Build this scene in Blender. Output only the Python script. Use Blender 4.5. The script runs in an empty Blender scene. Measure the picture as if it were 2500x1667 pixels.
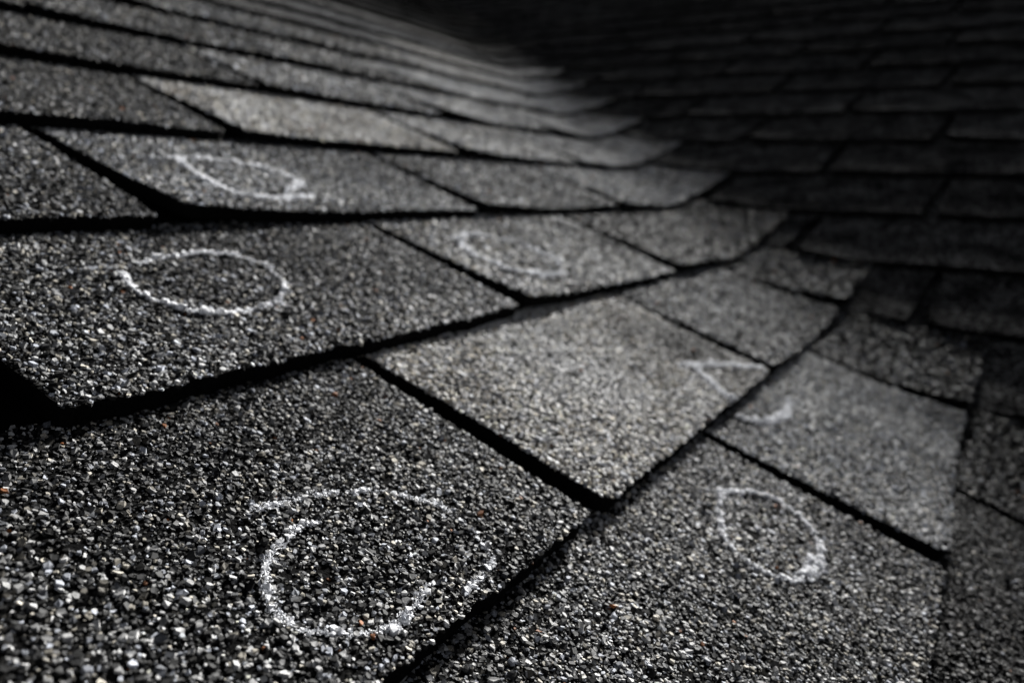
import bpy, math
import numpy as np
from mathutils import Matrix, Vector

scene = bpy.context.scene
# ------------------------------------------------------------------ units and frames
S = 0.14                      # one course exposure in metres
TABW = 2.2758                 # shingle width in exposures
T = 0.064                     # step between courses, in exposures
U0, M, TH = 4.5555, 0.9873, 0.5902        # where the valley runs and how far the second slope is bent up
LEN = math.hypot(M, 1.0)
A_, B_ = M / LEN, 1.0 / LEN   # components of the valley direction along / up the slope
SINP, COSP = 0.395 / math.hypot(.395, .909), .909 / math.hypot(.395, .909)
BASE_Z = 3.2                  # the roof is above the ground
RAD = 2.4                     # radius of the bend in the valley
ARC = RAD * TH

def to_world(p):
    """slope frame (along, up slope, out of the slope) -> world metres"""
    p = np.asarray(p, float)
    return np.stack([p[..., 0] * S,
                     (p[..., 1] * COSP - p[..., 2] * SINP) * S,
                     (p[..., 1] * SINP + p[..., 2] * COSP) * S + BASE_Z], -1)

# ------------------------------------------------------------------ camera
CAM = np.array([-2.19248, -0.45300, 1.22016])
RROWS = np.array([[0.4954416, -0.7856954, 0.3704327],
                  [-0.1478684, -0.4965118, -0.8553426],
                  [0.8559629, 0.3689970, -0.3621722]])     # image right, image down, view direction
FPX = 2002.11 / 2500.0
Rw = np.array([[1, 0, 0], [0, COSP, -SINP], [0, SINP, COSP]])
right, down, fwd = (Rw @ RROWS[0], Rw @ RROWS[1], Rw @ RROWS[2])
cam_data = bpy.data.cameras.new('camera')
cam = bpy.data.objects.new('camera', cam_data)
scene.collection.objects.link(cam)
mw = np.eye(4)
mw[:3, 0], mw[:3, 1], mw[:3, 2] = right, -down, -fwd
mw[:3, 3] = to_world(CAM)
cam.matrix_world = Matrix(mw.tolist())
cam_data.sensor_fit = 'HORIZONTAL'
cam_data.sensor_width = 36.0
cam_data.lens = 36.0 * FPX
cam_data.clip_start = 0.01
cam_data.clip_end = 200.0
cam_data.dof.use_dof = True
cam_data.dof.focus_distance = 1.86 * S
cam_data.dof.aperture_fstop = 8.2
cam_data.dof.aperture_blades = 7
scene.camera = cam

# ------------------------------------------------------------------ light: low veiled sun beyond the far slope, weak sky
dv = np.array([A_, B_, 0.0]); qv = np.array([B_, -A_, 0.0])
q2 = math.cos(TH) * qv + math.sin(TH) * np.array([0, 0, 1.0])
n2 = math.cos(TH) * np.array([0, 0, 1.0]) - math.sin(TH) * qv
SUN_MIX = (0.79, 0.61, -0.022)
L = SUN_MIX[0] * dv + SUN_MIX[1] * q2 + SUN_MIX[2] * n2
L = Rw @ (L / np.linalg.norm(L))
sun_data = bpy.data.lights.new('sun', 'SUN')
sun_data.energy = 5.0
sun_data.angle = math.radians(6.0)
sun_data.color = (1.0, 0.985, 0.96)
sun = bpy.data.objects.new('sun', sun_data)
scene.collection.objects.link(sun)
sun.rotation_euler = Vector(L.tolist()).to_track_quat('Z', 'Y').to_euler()
sun.location = (0, 0, 12)

world = bpy.data.worlds.new('World')
scene.world = world
world.use_nodes = True
nt = world.node_tree
nt.nodes.clear()
wo = nt.nodes.new('ShaderNodeOutputWorld'); bg = nt.nodes.new('ShaderNodeBackground')
sky = nt.nodes.new('ShaderNodeTexSky'); sky.sky_type = 'NISHITA'; sky.sun_disc = False
sky.sun_elevation = math.asin(L[2])
sky.sun_rotation = math.atan2(L[0], L[1])
sky.air_density = 0.12; sky.dust_density = 0.25; sky.ozone_density = 0.5
bg.inputs['Strength'].default_value = 0.05
hs = nt.nodes.new('ShaderNodeHueSaturation'); hs.inputs['Saturation'].default_value = 0.2     # thin white overcast
nt.links.new(sky.outputs[0], hs.inputs['Color']); nt.links.new(hs.outputs[0], bg.inputs[0]); nt.links.new(bg.outputs[0], wo.inputs[0])

scene.view_settings.view_transform = 'Standard'
scene.view_settings.look = 'None'
scene.view_settings.exposure = 1.5
scene.view_settings.gamma = 1.0
scene.view_settings.use_curve_mapping = False

# ------------------------------------------------------------------ the folded roof surface
def st_near(u, v):
    U = np.asarray(u, float) - U0
    return A_ * U + B_ * v, B_ * U - A_ * v
def st_far(u, v):
    return -A_ * u + B_ * v, B_ * u + A_ * v
def fold(s, t, h):
    """valley distance s, distance across the valley t, height h -> slope frame"""
    s, t, h = np.broadcast_arrays(np.asarray(s, float), t, h)
    ph = np.clip((t + ARC / 2) / RAD, 0, TH)
    x = np.where(t < -ARC / 2, t, -ARC / 2 + RAD * np.sin(ph))
    z = RAD * (1 - np.cos(ph))
    e = np.maximum(t - ARC / 2, 0)
    x = x + e * math.cos(TH); z = z + e * math.sin(TH)
    x = x - h * np.sin(ph); z = z + h * np.cos(ph)
    return np.stack([U0 + s * A_ + x * B_, s * B_ - x * A_, z], -1)
def sm(x, a, b):
    k = np.clip((x - a) / (b - a), 0, 1)
    return k * k * (3 - 2 * k)
def project(p):
    d = (np.asarray(p) - CAM) @ RROWS.T
    z = np.maximum(d[..., 2], 1e-4)
    return 0.5 + FPX * d[..., 0] / z, 0.5 + FPX * 1.5 * d[..., 1] / z, d[..., 2]

# smooth value noise for wobble and stains
_nr = np.random.default_rng(5)
_NT = _nr.random((256, 256))
def vnoise(x, y):
    x = np.asarray(x, float); y = np.asarray(y, float)
    xi = np.floor(x).astype(int); yi = np.floor(y).astype(int)
    fx = x - xi; fy = y - yi
    fx = fx * fx * (3 - 2 * fx); fy = fy * fy * (3 - 2 * fy)
    g = lambda a, b: _NT[a % 256, b % 256]
    return (g(xi, yi) * (1 - fx) + g(xi + 1, yi) * fx) * (1 - fy) + (g(xi, yi + 1) * (1 - fx) + g(xi + 1, yi + 1) * fx) * fy
def fbm(x, y, o=3):
    r = 0; a = .5; n = 0
    for k in range(o):
        r = r + a * vnoise(x * 2 ** k + 17.3 * k, y * 2 ** k + 5.1 * k); n += a; a *= .55
    return r / n

# ------------------------------------------------------------------ materials
def new_mat(name):
    m = bpy.data.materials.new(name); m.use_nodes = True
    return m, m.node_tree, m.node_tree.nodes['Principled BSDF']
def N(t, kind, **kw):
    n = t.nodes.new(kind)
    for k, v in kw.items(): setattr(n, k, v)
    return n
def ramp(t, stops, interp='LINEAR'):
    r = N(t, 'ShaderNodeValToRGB'); r.color_ramp.interpolation = interp
    e = r.color_ramp.elements
    while len(e) < len(stops): e.new(0.5)
    for k, (p, c) in enumerate(stops):
        e[k].position = p; e[k].color = (*c, 1) if not np.isscalar(c) else (c, c, c, 1)
    return r

# granules of the near shingles: colour stored per granule
GRAN, t_, p_ = new_mat('mineral_granules')
at = N(t_, 'ShaderNodeAttribute', attribute_name='grain')
nz = N(t_, 'ShaderNodeTexNoise'); nz.inputs['Scale'].default_value = 2600; nz.inputs['Detail'].default_value = 2
tc = N(t_, 'ShaderNodeTexCoord'); t_.links.new(tc.outputs['Object'], nz.inputs['Vector'])
r0 = ramp(t_, [(0.3, .55), (0.7, 1.15)]); t_.links.new(nz.outputs[0], r0.inputs[0])
mx = N(t_, 'ShaderNodeMix', data_type='RGBA', blend_type='MULTIPLY'); mx.inputs[0].default_value = 1
t_.links.new(at.outputs['Color'], mx.inputs[6]); t_.links.new(r0.outputs[0], mx.inputs[7])
t_.links.new(mx.outputs[2], p_.inputs['Base Color'])
p_.inputs['Roughness'].default_value = 0.7
p_.inputs['Specular IOR Level'].default_value = 0.22

# bitumen body of a shingle (butt edges, slots, bed between granules)
BIT, t_, p_ = new_mat('bitumen')
nz = N(t_, 'ShaderNodeTexNoise'); nz.inputs['Scale'].default_value = 900; nz.inputs['Detail'].default_value = 4
tc = N(t_, 'ShaderNodeTexCoord'); t_.links.new(tc.outputs['Object'], nz.inputs['Vector'])
r0 = ramp(t_, [(0.3, .002), (0.75, .006)]); t_.links.new(nz.outputs[0], r0.inputs[0]); t_.links.new(r0.outputs[0], p_.inputs['Base Color'])
bp = N(t_, 'ShaderNodeBump'); bp.inputs['Strength'].default_value = .6; bp.inputs['Distance'].default_value = .001
t_.links.new(nz.outputs[0], bp.inputs['Height']); t_.links.new(bp.outputs[0], p_.inputs['Normal'])
p_.inputs['Roughness'].default_value = 0.95; p_.inputs['Specular IOR Level'].default_value = 0.02

# granule coating as a texture for the shingles too far away to show single grains
COAT, t_, p_ = new_mat('granule_coating')
uv = N(t_, 'ShaderNodeAttribute', attribute_name='flat')
tone = N(t_, 'ShaderNodeAttribute', attribute_name='tone', attribute_type='OBJECT')
vo = N(t_, 'ShaderNodeTexVoronoi', voronoi_dimensions='2D'); vo.inputs['Scale'].default_value = 1 / .0019
t_.links.new(uv.outputs['Vector'], vo.inputs['Vector'])
sp = N(t_, 'ShaderNodeSeparateColor'); t_.links.new(vo.outputs['Color'], sp.inputs[0])
pal = ramp(t_, [(0.0, .006), (0.42, .02), (0.62, .09), (0.82, .22), (0.96, .42), (1.0, .6)])
t_.links.new(sp.outputs[0], pal.inputs[0])
n1 = N(t_, 'ShaderNodeTexNoise', noise_dimensions='2D'); n1.inputs['Scale'].default_value = 22; n1.inputs['Detail'].default_value = 5
t_.links.new(uv.outputs['Vector'], n1.inputs['Vector'])
st = ramp(t_, [(0.3, .4), (0.7, 1.5)]); t_.links.new(n1.outputs[0], st.inputs[0])
m1 = N(t_, 'ShaderNodeMix', data_type='RGBA', blend_type='MULTIPLY'); m1.inputs[0].default_value = 1
t_.links.new(pal.outputs[0], m1.inputs[6]); t_.links.new(st.outputs[0], m1.inputs[7])
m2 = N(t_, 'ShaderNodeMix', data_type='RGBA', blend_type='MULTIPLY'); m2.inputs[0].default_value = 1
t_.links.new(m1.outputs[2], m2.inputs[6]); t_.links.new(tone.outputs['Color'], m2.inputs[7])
t_.links.new(m2.outputs[2], p_.inputs['Base Color'])
bp = N(t_, 'ShaderNodeBump', invert=True); bp.inputs['Strength'].default_value = .9; bp.inputs['Distance'].default_value = .0009
t_.links.new(vo.outputs['Distance'], bp.inputs['Height']); t_.links.new(bp.outputs[0], p_.inputs['Normal'])
p_.inputs['Roughness'].default_value = 1.0; p_.inputs['Specular IOR Level'].default_value = 0.0

CHALK, t_, p_ = new_mat('chalk')
nz = N(t_, 'ShaderNodeTexNoise'); nz.inputs['Scale'].default_value = 1500; nz.inputs['Detail'].default_value = 3
tc = N(t_, 'ShaderNodeTexCoord'); t_.links.new(tc.outputs['Object'], nz.inputs['Vector'])
r0 = ramp(t_, [(0.25, (.74, .75, .78)), (0.7, (.9, .91, .93))]); t_.links.new(nz.outputs[0], r0.inputs[0])
t_.links.new(r0.outputs[0], p_.inputs['Base Color'])
p_.inputs['Roughness'].default_value = 1.0; p_.inputs['Specular IOR Level'].default_value = 0.1

DECK, t_, p_ = new_mat('roof_felt')
nz = N(t_, 'ShaderNodeTexNoise'); nz.inputs['Scale'].default_value = 300
tc = N(t_, 'ShaderNodeTexCoord'); t_.links.new(tc.outputs['Object'], nz.inputs['Vector'])
r0 = ramp(t_, [(0.3, .006), (0.7, .014)]); t_.links.new(nz.outputs[0], r0.inputs[0]); t_.links.new(r0.outputs[0], p_.inputs['Base Color'])
p_.inputs['Roughness'].default_value = 0.95; p_.inputs['Specular IOR Level'].default_value = 0.1

# ------------------------------------------------------------------ mesh helper
def make_mesh(name, verts, faces_list, mats, mat_idx, attrs=()):
    """faces_list: list of int arrays (n, k); mat_idx: list of arrays or ints, one per faces array"""
    me = bpy.data.meshes.new(name)
    nv = len(verts)
    me.vertices.add(nv)
    me.vertices.foreach_set('co', np.ascontiguousarray(verts, np.float32).ravel())
    keep = [k for k, f in enumerate(faces_list) if len(f)]
    faces_list = [faces_list[k] for k in keep]; mat_idx = [mat_idx[k] for k in keep]
    loops = np.concatenate([f.ravel() for f in faces_list]).astype(np.int32)
    sizes = np.concatenate([np.full(len(f), f.shape[1]) for f in faces_list])
    starts = np.r_[0, np.cumsum(sizes)[:-1]].astype(np.int32)
    me.loops.add(len(loops)); me.loops.foreach_set('vertex_index', loops)
    me.polygons.add(len(sizes))
    me.polygons.foreach_set('loop_start', starts)
    mi = np.concatenate([np.broadcast_to(np.asarray(m), (len(f),)) for m, f in zip(mat_idx, faces_list)]).astype(np.int32)
    me.polygons.foreach_set('material_index', mi)
    sh = me.attributes.new('sharp_face', 'BOOLEAN', 'FACE')         # broken stone has flat facets
    sh.data.foreach_set('value', np.ones(len(sizes), bool))
    for m in mats: me.materials.append(m)
    for an, typ, data in attrs:
        a = me.attributes.new(an, typ, 'POINT')
        a.data.foreach_set('color' if 'COLOR' in typ else 'vector', np.ascontiguousarray(data, np.float32).ravel())
    me.update(calc_edges=True)
    return me

# ------------------------------------------------------------------ one shingle tab
SIDE_FN = {'near': st_near, 'far': st_far}
def tab_height(side, row, s, t, v, rs):
    """height of the top face"""
    if side == 'near':
        vf = B_ * s + A_ * t              # up-slope coordinate on the far slope
        w = sm(t, -.5, .35)
        te = (v - row) * (1 - w) + np.clip(vf - row, 0, 3) * w
        return -T * te + .6 * T * w
    return -T * (v - row) - .7 * T * (1 - sm(t, -.05, .3))

def tab_frame(tab):
    """returns functions giving left / right limit of the tab at up-slope value v"""
    side, row, ua, ub, rs = tab['side'], tab['row'], tab['ua'], tab['ub'], tab['rs']
    sl, rc, rl = tab['slot'], tab['round'], tab['roundb']
    def lo(v):
        tt = v - row
        e = np.where(tt < 1.0, sl * (.62 + .38 * np.clip(1 - tt, 0, 1)) * .28, .004)
        c = np.clip((rc - tt) / rc, 0, 1)
        e = e + np.where(tt < rc, rc * .8 * (1 - np.sqrt(np.clip(1 - c * c, 0, 1))), 0)
        e = e + .012 * (fbm(v * 9 + rs, row * 3.1 + rs) - .5) * (tt < 1)
        u = ua + e
        if side == 'far':
            u = np.maximum(u, (-.30 - A_ * v) / B_)
        return u
    def hi(v):
        tt = v - row
        e = np.where(tt < 1.0, sl * (.62 + .38 * np.clip(1 - tt, 0, 1)) * .62, .004)
        c = np.clip((rl - tt) / rl, 0, 1)
        e = e + np.where(tt < rl, rl * .6 * (1 - np.sqrt(np.clip(1 - c * c, 0, 1))), 0)
        e = e + .012 * (fbm(v * 9 + rs + 40, row * 2.3 + rs) - .5) * (tt < 1)
        u = ub - e
        if side == 'near':
            u = np.minimum(u, U0 + (row + 1.0 - .015 - (B_ * B_ - A_ * A_) * v) / (2 * A_ * B_))
        return u
    return lo, hi

def tab_surface(tab, u, v, h):
    s, t = SIDE_FN[tab['side']](u, v)
    hh = tab_height(tab['side'], tab['row'], s, t, v, tab['rs'])
    # lifted / curled corners and slight waviness
    tt = np.clip(v - tab['row'], 0, 1)
    x = (u - tab['ua']) / max(tab['ub'] - tab['ua'], .1)
    f = (1 - tt) ** 2
    hh = hh + T * f * (tab['ca'] * np.exp(-(x / .22) ** 2) + tab['cb'] * np.exp(-((1 - x) / .22) ** 2))
    hh = hh + T * .35 * (1 - tt) * (fbm(u * 1.7 + tab['rs'], v * 1.7) - .5)
    return fold(s, t, hh + h)

def build_tab_mesh(tab, nu, nv, top_mat):
    """body: top grid, underside and walls"""
    row = tab['row']; lo, hi = tab_frame(tab)
    tt = np.r_[np.linspace(0, 1, nv) ** 1.5, np.linspace(1.25, 2.0, 4)]
    v = row + tt
    a = lo(v); b = hi(v)
    keep = b - a > .015
    if keep.sum() < 3: return None
    v, a, b, tt = v[keep], a[keep], b[keep], tt[keep]
    k = np.linspace(0, 1, nu)
    u = a[:, None] + (b - a)[:, None] * k[None]
    vv = np.repeat(v[:, None], nu, 1)
    # ragged butt edge
    rag = (.022 * (fbm(u * 7 + tab['rs'] * 3, u * 0 + row) - .5) + .012 * (vnoise(u * 45, u * 0 + row + tab['rs']) - .5)) * tab['rag']
    vv = vv + rag * np.clip(1 - tt[:, None] * 5, 0, 1)
    top = tab_surface(tab, u, vv, 0.0); bot = tab_surface(tab, u, vv, -T * .93)
    ny, nx = u.shape; n = ny * nx
    idx = np.arange(n).reshape(ny, nx)
    q = lambda g: np.stack([g[:-1, :-1], g[:-1, 1:], g[1:, 1:], g[1:, :-1]], -1).reshape(-1, 4)
    ftop = q(idx); fbot = q(idx + n)[:, ::-1]
    ring = np.r_[idx[0, :], idx[1:, -1], idx[-1, -2::-1], idx[-2:0:-1, 0]]
    rn = np.roll(ring, -1)
    fw = np.stack([ring, ring + n, rn + n, rn], -1)
    verts = to_world(np.concatenate([top.reshape(-1, 3), bot.reshape(-1, 3)]))
    flat = np.stack([u.ravel() * S, vv.ravel() * S, np.zeros(n)], -1)
    flat += np.array([tab['rs'] * .37 % 5, tab['rs'] * .71 % 7, 0])
    flat = np.concatenate([flat, flat])
    return verts, ftop, np.concatenate([fbot, fw]), flat

# granule shape templates
def granule_templates(rg, k=14, n=5):
    out = []
    for _ in range(k):
        an = np.sort(np.linspace(0, 2 * np.pi, n, endpoint=False) + rg.uniform(-.42, .42, n))
        r1 = rg.uniform(.75, 1.2, n); r2 = r1 * rg.uniform(.6, .92, n)
        el = rg.uniform(.5, 1.0)
        z2 = rg.uniform(.28, .6) + rg.uniform(-.12, .12, n)
        lowr = np.stack([np.cos(an) * r1, np.sin(an) * r1 * el, np.full(n, -.25)], -1)
        sh = rg.uniform(-.25, .25, 2)
        topr = np.stack([np.cos(an) * r2 + sh[0], np.sin(an) * r2 * el + sh[1], z2], -1)
        out.append(np.concatenate([lowr, topr]))
    return np.array(out)
GT = granule_templates(np.random.default_rng(3))
def granule_faces(nv0, cnt, n=5):
    base = (nv0 + np.arange(cnt) * 2 * n)[:, None, None]
    sides = np.array([[i, (i + 1) % n, n + (i + 1) % n, n + i] for i in range(n)])[None]
    capf = np.array([[n + i for i in range(n)]])[None]
    return (base + sides).reshape(-1, 4), (base + capf).reshape(-1, n)

def scatter(tab, u, v, size, rg, lift=0.0, flat=1.0, tilt=.25):
    """solid grains seated on the tab: returns world vertices (cnt*10, 3)"""
    cnt = len(u); e = 1e-3
    P = to_world(tab_surface(tab, u, v, 0 * u))
    Pu = to_world(tab_surface(tab, u + e, v, 0 * u)) - P
    Pv = to_world(tab_surface(tab, u, v + e, 0 * u)) - P
    X = Pu / np.linalg.norm(Pu, axis=1)[:, None]
    Z = np.cross(Pu, Pv); Z /= np.linalg.norm(Z, axis=1)[:, None]
    Y = np.cross(Z, X)
    g = GT[rg.integers(0, len(GT), cnt)]
    ang = rg.uniform(0, 2 * np.pi, cnt); c, s = np.cos(ang), np.sin(ang)
    gx = g[..., 0] * c[:, None] - g[..., 1] * s[:, None]; gy = g[..., 0] * s[:, None] + g[..., 1] * c[:, None]
    if cnt == 0: return np.zeros((0, 3))
    gz = g[..., 2] * flat
    tx = rg.normal(0, tilt, cnt); ty = rg.normal(0, tilt, cnt)
    gz = gz + gx * tx[:, None] + gy * ty[:, None]
    w = (P[:, None] + (gx[..., None] * X[:, None] + gy[..., None] * Y[:, None] + (gz[..., None]) * Z[:, None]) * size[:, None, None]
         + (np.asarray(lift) * np.ones(cnt))[:, None, None] * Z[:, None])
    return w.reshape(-1, 3)

BARE = [(-0.923, 0.285, .020, 0), (0.487, -0.394, .028, -1), (0.54, -0.36, .014, -1), (-1.03, .30, .012, 0)]   # knocked-out granules
def sample_tab(tab, rg, dens):
    lo, hi = tab_frame(tab); row = tab['row']
    u0, u1 = tab['ua'] - .02, tab['ub'] + .02
    area = (u1 - u0) * 1.06 * (S * 1000) ** 2
    n = int(area * dens)
    u = rg.uniform(u0, u1, n); v = row + rg.uniform(-.008, 1.05, n)
    rag = (.022 * (fbm(u * 7 + tab['rs'] * 3, u * 0 + row) - .5) + .012 * (vnoise(u * 45, u * 0 + row + tab['rs']) - .5)) * tab['rag']
    ok = (u > lo(np.maximum(v, row)) + .002) & (u < hi(np.maximum(v, row)) - .002) & (v > row + rag - .002)
    for bu, bv, br, brow in BARE:
        if brow == row and tab['side'] == 'near':
            d = np.hypot(u - bu, (v - bv)) / (br * (.7 + .7 * vnoise(u * 60, v * 60)))
            ok &= (d > 1)
    return u[ok], v[ok]

# dirt with a place of its own: (along, up slope, half sizes, strength)
STAINS = [(1.98, .42, .36, .36, .12), (1.5, -.06, .35, .10, .3), (3.45, 1.58, .35, .22, .3), (4.1, 1.3, .3, .2, .35), (4.4, .75, .5, .3, .4),
          (3.1, .55, .9, .09, 1.7), (3.6, .28, .7, .2, .5), (2.5, -.3, .5, .3, 1.35), (2.95, -.7, .4, .12, 1.3), (1.05, .55, .6, .35, 1.2),
          (.1, 1.75, 1.0, .3, .6), (-.6, .75, .8, .15, .6), (2.1, 2.5, .5, .3, .5), (1.4, 2.5, .5, .4, 1.4)]
def grain_colours(u, v, rg, tab):
    n = len(u)
    x = rg.random(n) ** (1 / max(tab['tone'][1], .3) ** 1.5)
    g = np.interp(x, [0, .43, .53, .68, .9, 1.0], [.004, .012, .06, .32, .60, .85])
    stain_shade = np.clip(.15 + 1.7 * fbm(u * 2.3 + 3, v * 2.9 + tab['rs'] * .1, 4), .35, 1.6)
    for su, sv, ru, rv, k in STAINS:
        q = ((u - su) / ru) ** 2 + ((v - sv) / rv) ** 2
        w = np.exp(-q) * np.clip(.35 + 1.6 * fbm(u * 6, v * 6, 3), 0, 1.3)
        stain_shade = stain_shade * (1 + (k - 1) * np.clip(w, 0, 1))
    s_, t_ = st_near(u, v)              # valley grime, with the fade into shade across the bend painted in
    stain_shade = stain_shade * (1 - .6 * sm(t_ + .5 * (fbm(u * 2.5, v * 2.5) - .5), -.55, .35))
    g = g * stain_shade * .75 * min(tab['tone'][0], 1.7) ** .5
    col = np.stack([g, g, g], -1)
    warm = rg.random(n); 
    col *= np.where(warm[:, None] < .25, np.array([.93, .98, 1.10]), np.where(warm[:, None] < .45, np.array([1.07, 1.0, .86]), 1.0))
    rust = rg.random(n) < .0022
    col[rust] = np.array([.30, .11, .035]) * rg.uniform(.4, 1.2, rust.sum())[:, None]
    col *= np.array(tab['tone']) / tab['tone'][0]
    return np.c_[np.clip(col, 0, .65), np.ones(n)]

# ------------------------------------------------------------------ chalk strokes, in slope coordinates, with their strength
CH = {
 'big circle': (0, 'thick broken white chalk ring', .0125, [
  [(-0.904,0.532,1.0),(-0.864,0.527,1.0),(-0.826,0.52,1.0),(-0.767,0.503,1.0),(-0.719,0.491,1.0),(-0.664,0.46,0.7),(-0.618,0.447,1.0),(-0.584,0.418,1.0),(-0.557,0.381,1.0),(-0.522,0.341,0.8),(-0.491,0.302,1.0),(-0.484,0.263,1.0),(-0.491,0.22,0.7),(-0.502,0.161,0.8),(-0.522,0.116,0.7),(-0.543,0.079,0.6),(-0.572,0.056,0.8),(-0.615,0.049,0.5),(-0.673,0.048,0.6),(-0.715,0.044,0.4)],
  [(-0.747,0.117,0.5),(-0.804,0.102,1.0),(-0.84,0.09,1.0),(-0.874,0.084,1.0),(-0.909,0.079,1.0),(-0.937,0.076,1.0),(-0.966,0.083,1.0),(-0.997,0.102,1.0),(-1.022,0.111,1.2),(-1.044,0.137,1.0),(-1.073,0.164,1.0),(-1.096,0.188,0.9)],
  [(-1.095,0.22,1.0),(-1.099,0.24,1.0),(-1.103,0.256,0.8),(-1.086,0.287,1.2),(-1.068,0.319,1.1),(-1.039,0.355,0.9),(-0.993,0.388,1.0),(-0.958,0.403,0.8),(-0.906,0.421,1.0),(-0.86,0.428,0.9),(-0.814,0.418,0.5)]]),
 'oval': (1, 'thin dotted white chalk oval', .0105, [
  [(-0.483,1.658,1.2),(-0.515,1.596,1.2),(-0.523,1.554,0.6),(-0.532,1.481,0.6),(-0.496,1.441,0.9),(-0.477,1.394,1.0),(-0.447,1.36,1.0),(-0.409,1.335,0.8),(-0.344,1.313,1.0),(-0.292,1.315,1.2),(-0.208,1.322,1.1),(-0.121,1.335,0.8),(-0.075,1.354,1.2),(0.016,1.42,1.0),(0.066,1.473,0.6),(0.075,1.523,0.5),(0.097,1.612,0.3),(0.096,1.653,0.6),(0.076,1.69,0.8),(0.023,1.731,0.7),(-0.018,1.749,1.0),(-0.095,1.766,1.0),(-0.198,1.759,0.8),(-0.279,1.751,0.8),(-0.385,1.718,0.8)]]),
 'open loop': (1, 'slim open white chalk loop', .022, [
  [(1.829,1.758,0.7),(1.704,1.769,1.0),(1.585,1.7,1.0),(1.498,1.614,1.0),(1.44,1.528,0.9),(1.431,1.429,0.9),(1.475,1.341,0.9),(1.528,1.278,1.0),(1.619,1.217,1.0),(1.735,1.186,1.0),(1.894,1.194,0.8)],
  [(1.829,1.758,0.6),(1.992,1.702,0.3),(2.088,1.598,0.5),(2.093,1.492,0.7),(2.113,1.397,0.8),(2.131,1.333,0.9),(2.0,1.293,0.3)]]),
 'pointed loop': (2, 'pointed white chalk loop', .022, [
  [(0.475,2.677,1.0),(0.415,2.471,1.0),(0.399,2.348,1.0),(0.4,2.229,1.0),(0.46,2.171,1.0),(0.562,2.137,1.0),(0.718,2.154,1.0),(0.896,2.182,0.8)],
  [(0.43,2.676,0.5),(0.475,2.677,0.8),(0.669,2.682,0.5),(0.808,2.648,0.5),(0.924,2.59,0.7),(1.001,2.506,0.6),(1.033,2.418,0.9),(1.006,2.357,1.0),(0.803,2.264,0.6)]]),
 'wedge': (0, 'white chalk wedge cut off by the shingle edge', .022, [
  [(1.593,0.316,0.6),(1.684,0.283,0.9),(1.901,0.196,1.0),(2.03,0.132,0.7),(2.192,0.048,1.2)],
  [(1.684,0.283,1.0),(1.596,0.18,1.0),(1.512,0.091,1.0),(1.481,0.013,0.9)]]),
 'hook': (-1, 'short white chalk hook', .023, [
  [(1.494,-0.057,0.6),(1.529,-0.107,0.8),(1.614,-0.16,1.0),(1.73,-0.192,1.0),(1.895,-0.201,1.0),(2.008,-0.176,0.8),(2.116,-0.16,0.4)]]),
 'egg': (-1, 'egg-shaped white chalk ring with a thick smudge', .014, [
  [(0.64,-0.216,0.8),(0.557,-0.247,0.8),(0.442,-0.282,0.6),(0.36,-0.313,0.8),(0.304,-0.372,0.8),(0.28,-0.415,0.5),(0.284,-0.475,0.8),(0.294,-0.518,0.7),(0.321,-0.561,1.0),(0.402,-0.604,1.3),(0.516,-0.623,1.5),(0.627,-0.609,1.2),(0.707,-0.578,0.9),(0.783,-0.529,0.9),(0.814,-0.489,1.0),(0.831,-0.438,0.8),(0.848,-0.386,0.7),(0.819,-0.333,0.8),(0.771,-0.285,0.8),(0.7,-0.245,0.8),(0.64,-0.216,0.8)],
  [(0.40,-0.585,1.2),(0.47,-.59,1.4),(0.55,-.585,1.2)]]),
}
def chalk_weight(strokes, wid, u, v):
    w = np.zeros(len(u))
    for L_ in strokes:
        P = np.array(L_)
        # smooth the hand-drawn line a little
        for _ in range(2):
            a, b = P[:-1], P[1:]
            P = np.concatenate([P[:1], np.stack([.75 * a + .25 * b, .25 * a + .75 * b], 1).reshape(-1, 3), P[-1:]])
        for a, b in zip(P[:-1], P[1:]):
            d = b[:2] - a[:2]; l2 = max((d ** 2).sum(), 1e-9)
            k = np.clip(((u - a[0]) * d[0] + (v - a[1]) * d[1]) / l2, 0, 1)
            dist = np.hypot(u - a[0] - k * d[0], v - a[1] - k * d[1])
            st = a[2] + (b[2] - a[2]) * k
            wd = wid * (.55 + .45 * st) * (.7 + .6 * vnoise(u * 14, v * 14))
            w = np.maximum(w, st * np.clip(1.25 - dist / wd, 0, 1))
    return w

# ------------------------------------------------------------------ lay out every shingle
rg0 = np.random.default_rng(11)
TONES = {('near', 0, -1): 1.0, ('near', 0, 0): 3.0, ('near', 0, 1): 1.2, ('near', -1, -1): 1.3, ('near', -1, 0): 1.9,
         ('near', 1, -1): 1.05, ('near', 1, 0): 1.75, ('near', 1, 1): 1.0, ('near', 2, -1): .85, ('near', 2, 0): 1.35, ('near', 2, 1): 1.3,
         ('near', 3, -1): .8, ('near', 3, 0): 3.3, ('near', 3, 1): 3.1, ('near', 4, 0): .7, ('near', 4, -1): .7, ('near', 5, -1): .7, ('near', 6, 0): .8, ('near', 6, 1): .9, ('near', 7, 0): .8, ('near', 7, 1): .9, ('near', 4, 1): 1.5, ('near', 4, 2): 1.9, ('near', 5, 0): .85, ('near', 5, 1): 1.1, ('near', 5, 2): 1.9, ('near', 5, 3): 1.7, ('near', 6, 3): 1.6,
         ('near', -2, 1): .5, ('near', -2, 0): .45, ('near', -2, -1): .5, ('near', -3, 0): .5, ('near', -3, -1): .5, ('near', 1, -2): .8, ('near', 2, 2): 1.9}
tabs = []
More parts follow.
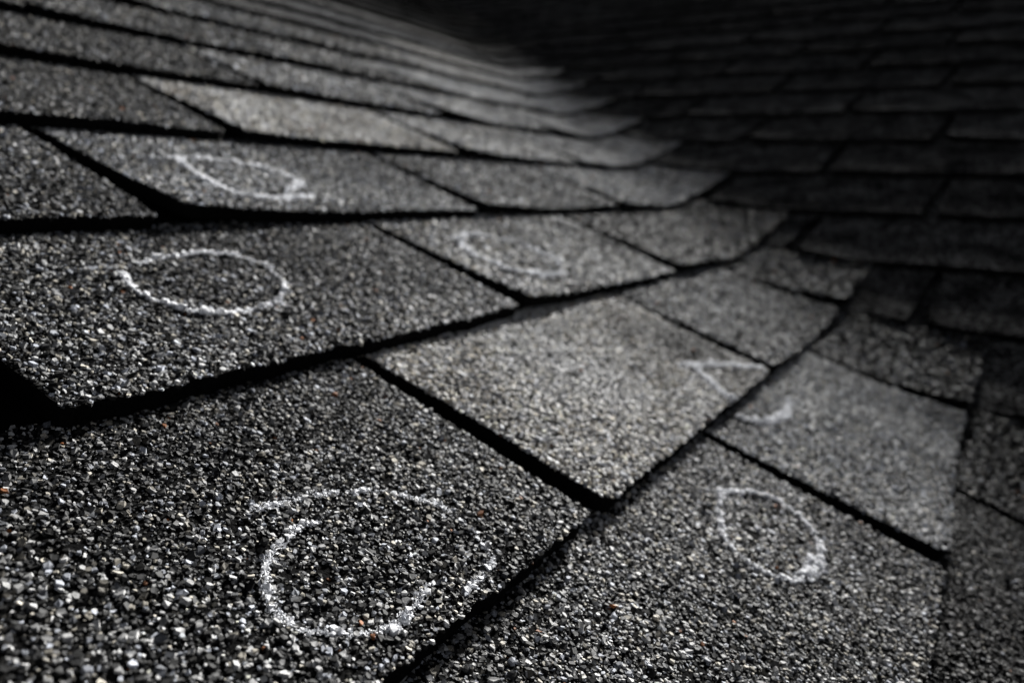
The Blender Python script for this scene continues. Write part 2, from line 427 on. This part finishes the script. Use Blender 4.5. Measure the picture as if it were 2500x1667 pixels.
def add_tab(side, row, j, ua, ub):
    rs = float(rg0.uniform(0, 100))
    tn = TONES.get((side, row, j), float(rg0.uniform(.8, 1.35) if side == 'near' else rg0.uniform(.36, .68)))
    if side == 'near' and row >= 3 and ub > U0 + M * (row + .5) - 3.6:      # sheen beside the valley and shade further up painted into the tone
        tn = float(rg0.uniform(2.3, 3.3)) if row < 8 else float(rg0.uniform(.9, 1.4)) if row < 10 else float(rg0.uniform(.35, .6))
    if side == 'near' and row >= 12: tn *= .7
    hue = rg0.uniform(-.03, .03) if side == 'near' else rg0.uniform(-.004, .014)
    if (side, row, j) in (('near', 0, 0), ('near', 3, 0)): hue = .05
    tabs.append(dict(side=side, row=row, j=j, ua=ua, ub=ub, rs=rs,
                     slot=float(rg0.uniform(.13, .17)), round=float(rg0.uniform(.03, .10)), roundb=float(rg0.uniform(.02, .06)),
                     ca=float(rg0.uniform(.2, .7)), cb=float(rg0.uniform(-.1, .2)), rag=float(rg0.uniform(.7, 1.3)),
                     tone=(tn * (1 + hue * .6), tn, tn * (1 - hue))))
for row in range(-6, 31):
    off = .5 * TABW if row % 2 else 0.0
    for j in range(-12, 19):
        sh = .02 * math.sin(row * 2.3 + j * 1.7)
        ua, ub = j * TABW + off + sh, (j + 1) * TABW + off + .02 * math.sin(row * 2.3 + (j + 1) * 1.7)
        # index as seen from the first slot
        end = U0 + row + 1.0
        if ua > end - .9: continue                       # no slivers at the valley: the last shingle runs through
        if ub > end - .9: ub = max(ub, end + .6)
        add_tab('near', row, j, ua, ub)
for row in range(-8, 33):
    off = .55 - .115 * row + (1.1 if row % 2 else 0.0)
    for j in range(-20, 6):
        ua, ub = off + j * 2.2, off + (j + 1) * 2.2
        end = -(row + 1.0) - .3
        if ub < end + .75: continue
        if ua < end + .75: ua = min(ua, end - 1.5)
        add_tab('far', row, j, ua, ub)

def in_frame(tab, mg):
    lo, hi = tab_frame(tab)
    v = tab['row'] + np.linspace(0, 1, 12)
    a, b = lo(v), hi(v); ok = b - a > .02
    if not ok.any(): return 0
    u = a[ok][:, None] + (b - a)[ok][:, None] * np.linspace(0, 1, 24)[None]
    vv = np.repeat(v[ok][:, None], 24, 1)
    x, y, z = project(tab_surface(tab, u, vv, 0.0))
    return int(((x > -mg) & (x < 1 + mg) & (y > -mg) & (y < 1 + mg) & (z > .3)).sum())
def dist(tab):
    um = (tab['ua'] + tab['ub']) / 2
    return float(np.linalg.norm(tab_surface(tab, np.array([um]), np.array([tab['row'] + .5]), 0.0)[0] - CAM))

NUM = ['first', 'second', 'third', 'fourth', 'fifth', 'sixth', 'seventh', 'eighth', 'ninth', 'tenth', 'eleventh', 'twelfth',
       'thirteenth', 'fourteenth', 'fifteenth', 'sixteenth', 'seventeenth', 'eighteenth', 'nineteenth', 'twentieth',
       'twenty-first', 'twenty-second', 'twenty-third', 'twenty-fourth', 'twenty-fifth', 'twenty-sixth', 'twenty-seventh', 'twenty-eighth',
       'twenty-ninth', 'thirtieth', 'thirty-first', 'thirty-second', 'thirty-third', 'thirty-fourth', 'thirty-fifth', 'thirty-sixth']
NEAR_LABEL = {
 (0, -1): 'dark speckled shingle in front, marked with the biggest broken chalk circle',
 (0, 0): 'pale tan-grey shingle with a chalk wedge cut off at its corner',
 (1, -1): 'dark grey shingle marked with the dotted oval chalk ring',
 (1, 0): 'grey shingle marked with the slim open chalk loop',
 (2, 0): 'grey shingle marked with the pointed chalk loop, below the palest shingle',
 (-1, -1): 'coarse grey shingle marked with the egg-shaped chalk ring',
 (-1, 0): 'light grey shingle with a short chalk hook near its top edge',
 (3, 0): 'palest smooth shingle directly above the pointed chalk loop',
}
CHALK_ON = {(0, -1): ['big circle'], (0, 0): ['wedge'], (1, -1): ['oval'], (1, 0): ['open loop'], (2, 0): ['pointed loop'],
            (-1, -1): ['egg'], (-1, 0): ['hook']}
GROUP = {'near': 'weathered shingles of the chalk-marked slope', 'far': 'dark shingles of the shaded slope'}

seen = [t for t in tabs if in_frame(t, .012) > 0 and dist(t) < 32]
seen.sort(key=dist)
named = seen[:300]
rest = [t for t in tabs if all(t is not n for n in named) and dist(t) < 60]
# order of each row, counted out from the valley
for t in tabs:
    if (t['side'], t['row'], t['j']) == ('near', 1, -2): t['roundb'] = .22; t['slot'] = .09      # broken corner
    if (t['side'], t['row'], t['j']) == ('near', 1, -1): t['round'] = .03
    if (t['side'], t['row'], t['j']) in (('near', 1, -1), ('near', 0, 0)): t['ca'] = .08; t['slot'] = .12
    if t['side'] == 'near' and t['row'] >= 5: t['ca'] *= .3; t['slot'] *= .5; t['rag'] *= .7
rank = {}
for side in ('near', 'far'):
    for row in sorted({t['row'] for t in named if t['side'] == side}):
        L_ = [t for t in named if t['side'] == side and t['row'] == row]
        L_.sort(key=lambda t: -t['ua'] if side == 'near' else t['ua'])
        for k, t in enumerate(L_): rank[id(t)] = k
low = {s: min(t['row'] for t in named if t['side'] == s) for s in ('near', 'far')}

def label_for(tab):
    key = (tab['row'], tab['j'])
    if tab['side'] == 'near' and key in NEAR_LABEL: return NEAR_LABEL[key]
    tn = tab['tone'][1]
    if tab['side'] == 'near':
        w = 'pale grey' if tn > 1.25 else 'grey' if tn > 1 else 'dark grey'
        n = tab['row']
        where = 'the course of the big chalk circle' if n == 0 else \
                '%s course above the big chalk circle' % NUM[n - 1] if n > 0 else '%s course below the big chalk circle' % NUM[-n - 1]
        return '%s shingle, %s from the valley in %s' % (w, NUM[rank[id(tab)]], where)
    w = 'charcoal' if tn > .52 else 'blackish'
    return '%s shingle on the shaded slope, %s course up, %s from the valley' % (w, NUM[tab['row'] - low['far']], NUM[rank[id(tab)]])

C = scene.collection
def link(name, me, parent=None):
    o = bpy.data.objects.new(name, me); C.objects.link(o)
    if parent is not None: o.parent = parent
    return o

GEO = [t for t in named if t['side'] == 'near' and t['row'] <= 6]
geo_ids = {id(t) for t in GEO}
total = 0
for tab in named:
    d = dist(tab); geo = id(tab) in geo_ids
    rg = np.random.default_rng(int(tab['rs'] * 1e4))
    nu, nv = (110, 30) if geo else (48, 16) if d < 9 else (24, 8)
    r = build_tab_mesh(tab, nu, nv, 0)
    if r is None: continue
    verts, ftop, frest, flat = r
    if geo:
        dm = .0015 if d < 2.7 else .0017 if d < 5.0 else .0023 if d < 6.5 else .0030      # finer grains where they can be told apart
        u, v = sample_tab(tab, rg, 1.75e-6 / dm ** 2)
        size = np.clip(rg.lognormal(0, .42, len(u)), .35, 2.4) * dm * .5
        col = grain_colours(u, v, rg, tab)
        gv = scatter(tab, u, v, size, rg, lift=rg.uniform(-.2, .35, len(u)) * size)
        f4, f5 = granule_faces(len(verts), len(u))
        total += len(u)
        cols = np.concatenate([np.zeros((len(verts), 4)), np.repeat(col, 10, 0)])
        me = make_mesh('shingle', np.concatenate([verts, gv]), [ftop, frest, f4, f5], [BIT, GRAN], [0, 0, 1, 1],
                       [('grain', 'FLOAT_COLOR', cols)])
    else:
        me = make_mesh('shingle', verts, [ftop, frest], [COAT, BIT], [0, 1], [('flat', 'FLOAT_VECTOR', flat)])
    o = link('shingle', me)
    o['label'] = label_for(tab); o['category'] = 'shingle'; o['group'] = GROUP[tab['side']]
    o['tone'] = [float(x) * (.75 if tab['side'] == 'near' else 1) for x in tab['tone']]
    if tab['side'] == 'near':
        for ck in CHALK_ON.get((tab['row'], tab['j']), ()):
            row, lab, wid, strokes = CH[ck]
            # chalk sits on the crests of the granules it was dragged over
            near_mark = (tab['row'], tab['j']) == (0, -1)
            patchy = (lambda a, b: np.clip(.1 + 1.25 * vnoise(a * 30, b * 30), .1, 1) * np.clip(.35 + 1.1 * vnoise(a * 9, b * 9), .3, 1)) if near_mark else (lambda a, b: np.clip(.3 + 1.1 * vnoise(a * 19, b * 19), .3, 1))
            cw = chalk_weight(strokes, wid, u, v) * patchy(u, v)
            cov = rg.random(len(u)) < np.clip(cw * (1.5 if near_mark else 1.5 if d < 3 else 2.9 if tab['tone'][1] > 1.5 else 1.6), 0, .97)
            cu, cv, cs = u[cov], v[cov], size[cov]
            g1 = scatter(tab, cu, cv, cs * rg.uniform(.85, 1.25, len(cu)), rg, lift=cs * (.3 if near_mark else 1.0), tilt=.25 if near_mark else .15)
            # crumbs and dust between them
            bu0, bv0 = min(p[0] for l in strokes for p in l) - .04, min(p[1] for l in strokes for p in l) - .04
            bu1, bv1 = max(p[0] for l in strokes for p in l) + .04, max(p[1] for l in strokes for p in l) + .04
            n = int((bu1 - bu0) * (bv1 - bv0) * (S * 1000) ** 2 * 5.0 * (.00142 / dm) ** 2)
            du, dvv = rg.uniform(bu0, bu1, n), rg.uniform(max(bv0, tab['row'] + .004), bv1, n)
            k = rg.random(n) < .9 * np.clip((1.3 if d < 3 else 1.9) * patchy(du, dvv) * chalk_weight(strokes, wid * 1.05, du, dvv), 0, 1) ** 1.3
            du, dvv = du[k], dvv[k]
            lo_, hi_ = tab_frame(tab); k = (du > lo_(dvv) + .004) & (du < hi_(dvv) - .004); du, dvv = du[k], dvv[k]
            ds = rg.uniform(.00018, .0005, len(du)) * (dm / .00142) ** 1.2
            g2 = scatter(tab, du, dvv, ds, rg, lift=rg.uniform(.0001, .00065, len(du)) * (dm / .00142) ** 1.3, tilt=.5)
            a4, a5 = granule_faces(0, len(cu) + len(du))
            print(lab, len(cu), len(du))
            cm = make_mesh('chalk_mark', np.concatenate([g1, g2]), [a4, a5], [CHALK], [0, 0])
            c_ = link('chalk_mark', cm, o); c_['label'] = lab
print('named', len(named), 'seen', len(seen), 'geo', len(GEO), 'granules', total)

# shingles beyond the view: one covering, so that the roof goes on past the frame
VV, F1, F2, FL, nv_ = [], [], [], [], 0
for tab in rest:
    r = build_tab_mesh(tab, 8, 4, 0)
    if r is None: continue
    verts, ftop, frest, flat = r
    VV.append(verts); F1.append(ftop + nv_); F2.append(frest + nv_); FL.append(flat); nv_ += len(verts)
me = make_mesh('surrounding_shingles', np.concatenate(VV), [np.concatenate(F1), np.concatenate(F2)], [COAT, BIT], [0, 1],
               [('flat', 'FLOAT_VECTOR', np.concatenate(FL))])
o = link('surrounding_shingles', me); o['kind'] = 'stuff'; o['tone'] = [1.0, 1.0, 1.0]
o['label'] = 'grey asphalt shingles of the roof beyond those close by'; o['category'] = 'shingles'

# felt-covered deck under everything, following both slopes
s_ = np.linspace(-9, 42, 140); t_l = np.r_[np.linspace(-34, -ARC / 2, 90), np.linspace(-ARC / 2, ARC / 2, 9)[1:], np.linspace(ARC / 2, 36, 90)[1:]]
sg, tg = np.meshgrid(s_, t_l, indexing='ij')
top = fold(sg, tg, -T * 3.4); bot = fold(sg, tg, -T * 3.4 - .12)
ny, nx = sg.shape; idx = np.arange(ny * nx).reshape(ny, nx)
q = np.stack([idx[:-1, :-1], idx[1:, :-1], idx[1:, 1:], idx[:-1, 1:]], -1).reshape(-1, 4)
vm = np.where(tg < 0, B_ * sg - A_ * tg, B_ * sg + A_ * tg); um = np.where(tg < 0, A_ * sg + B_ * tg + U0, -(-A_ * sg + B_ * tg))
okv = (vm < 30.6) & (vm > -5.9) & (um > np.where(tg < 0, -26, -11))
q = q[okv.ravel()[q].all(1)]
ring = np.zeros(0, int); rn = ring
me = make_mesh('roof_deck', to_world(np.concatenate([top.reshape(-1, 3), bot.reshape(-1, 3)])),
               [q, q[:, ::-1] + ny * nx, np.stack([ring, rn, rn + ny * nx, ring + ny * nx], -1)], [DECK], [0, 0, 0])
o = link('roof_deck', me); o['kind'] = 'structure'
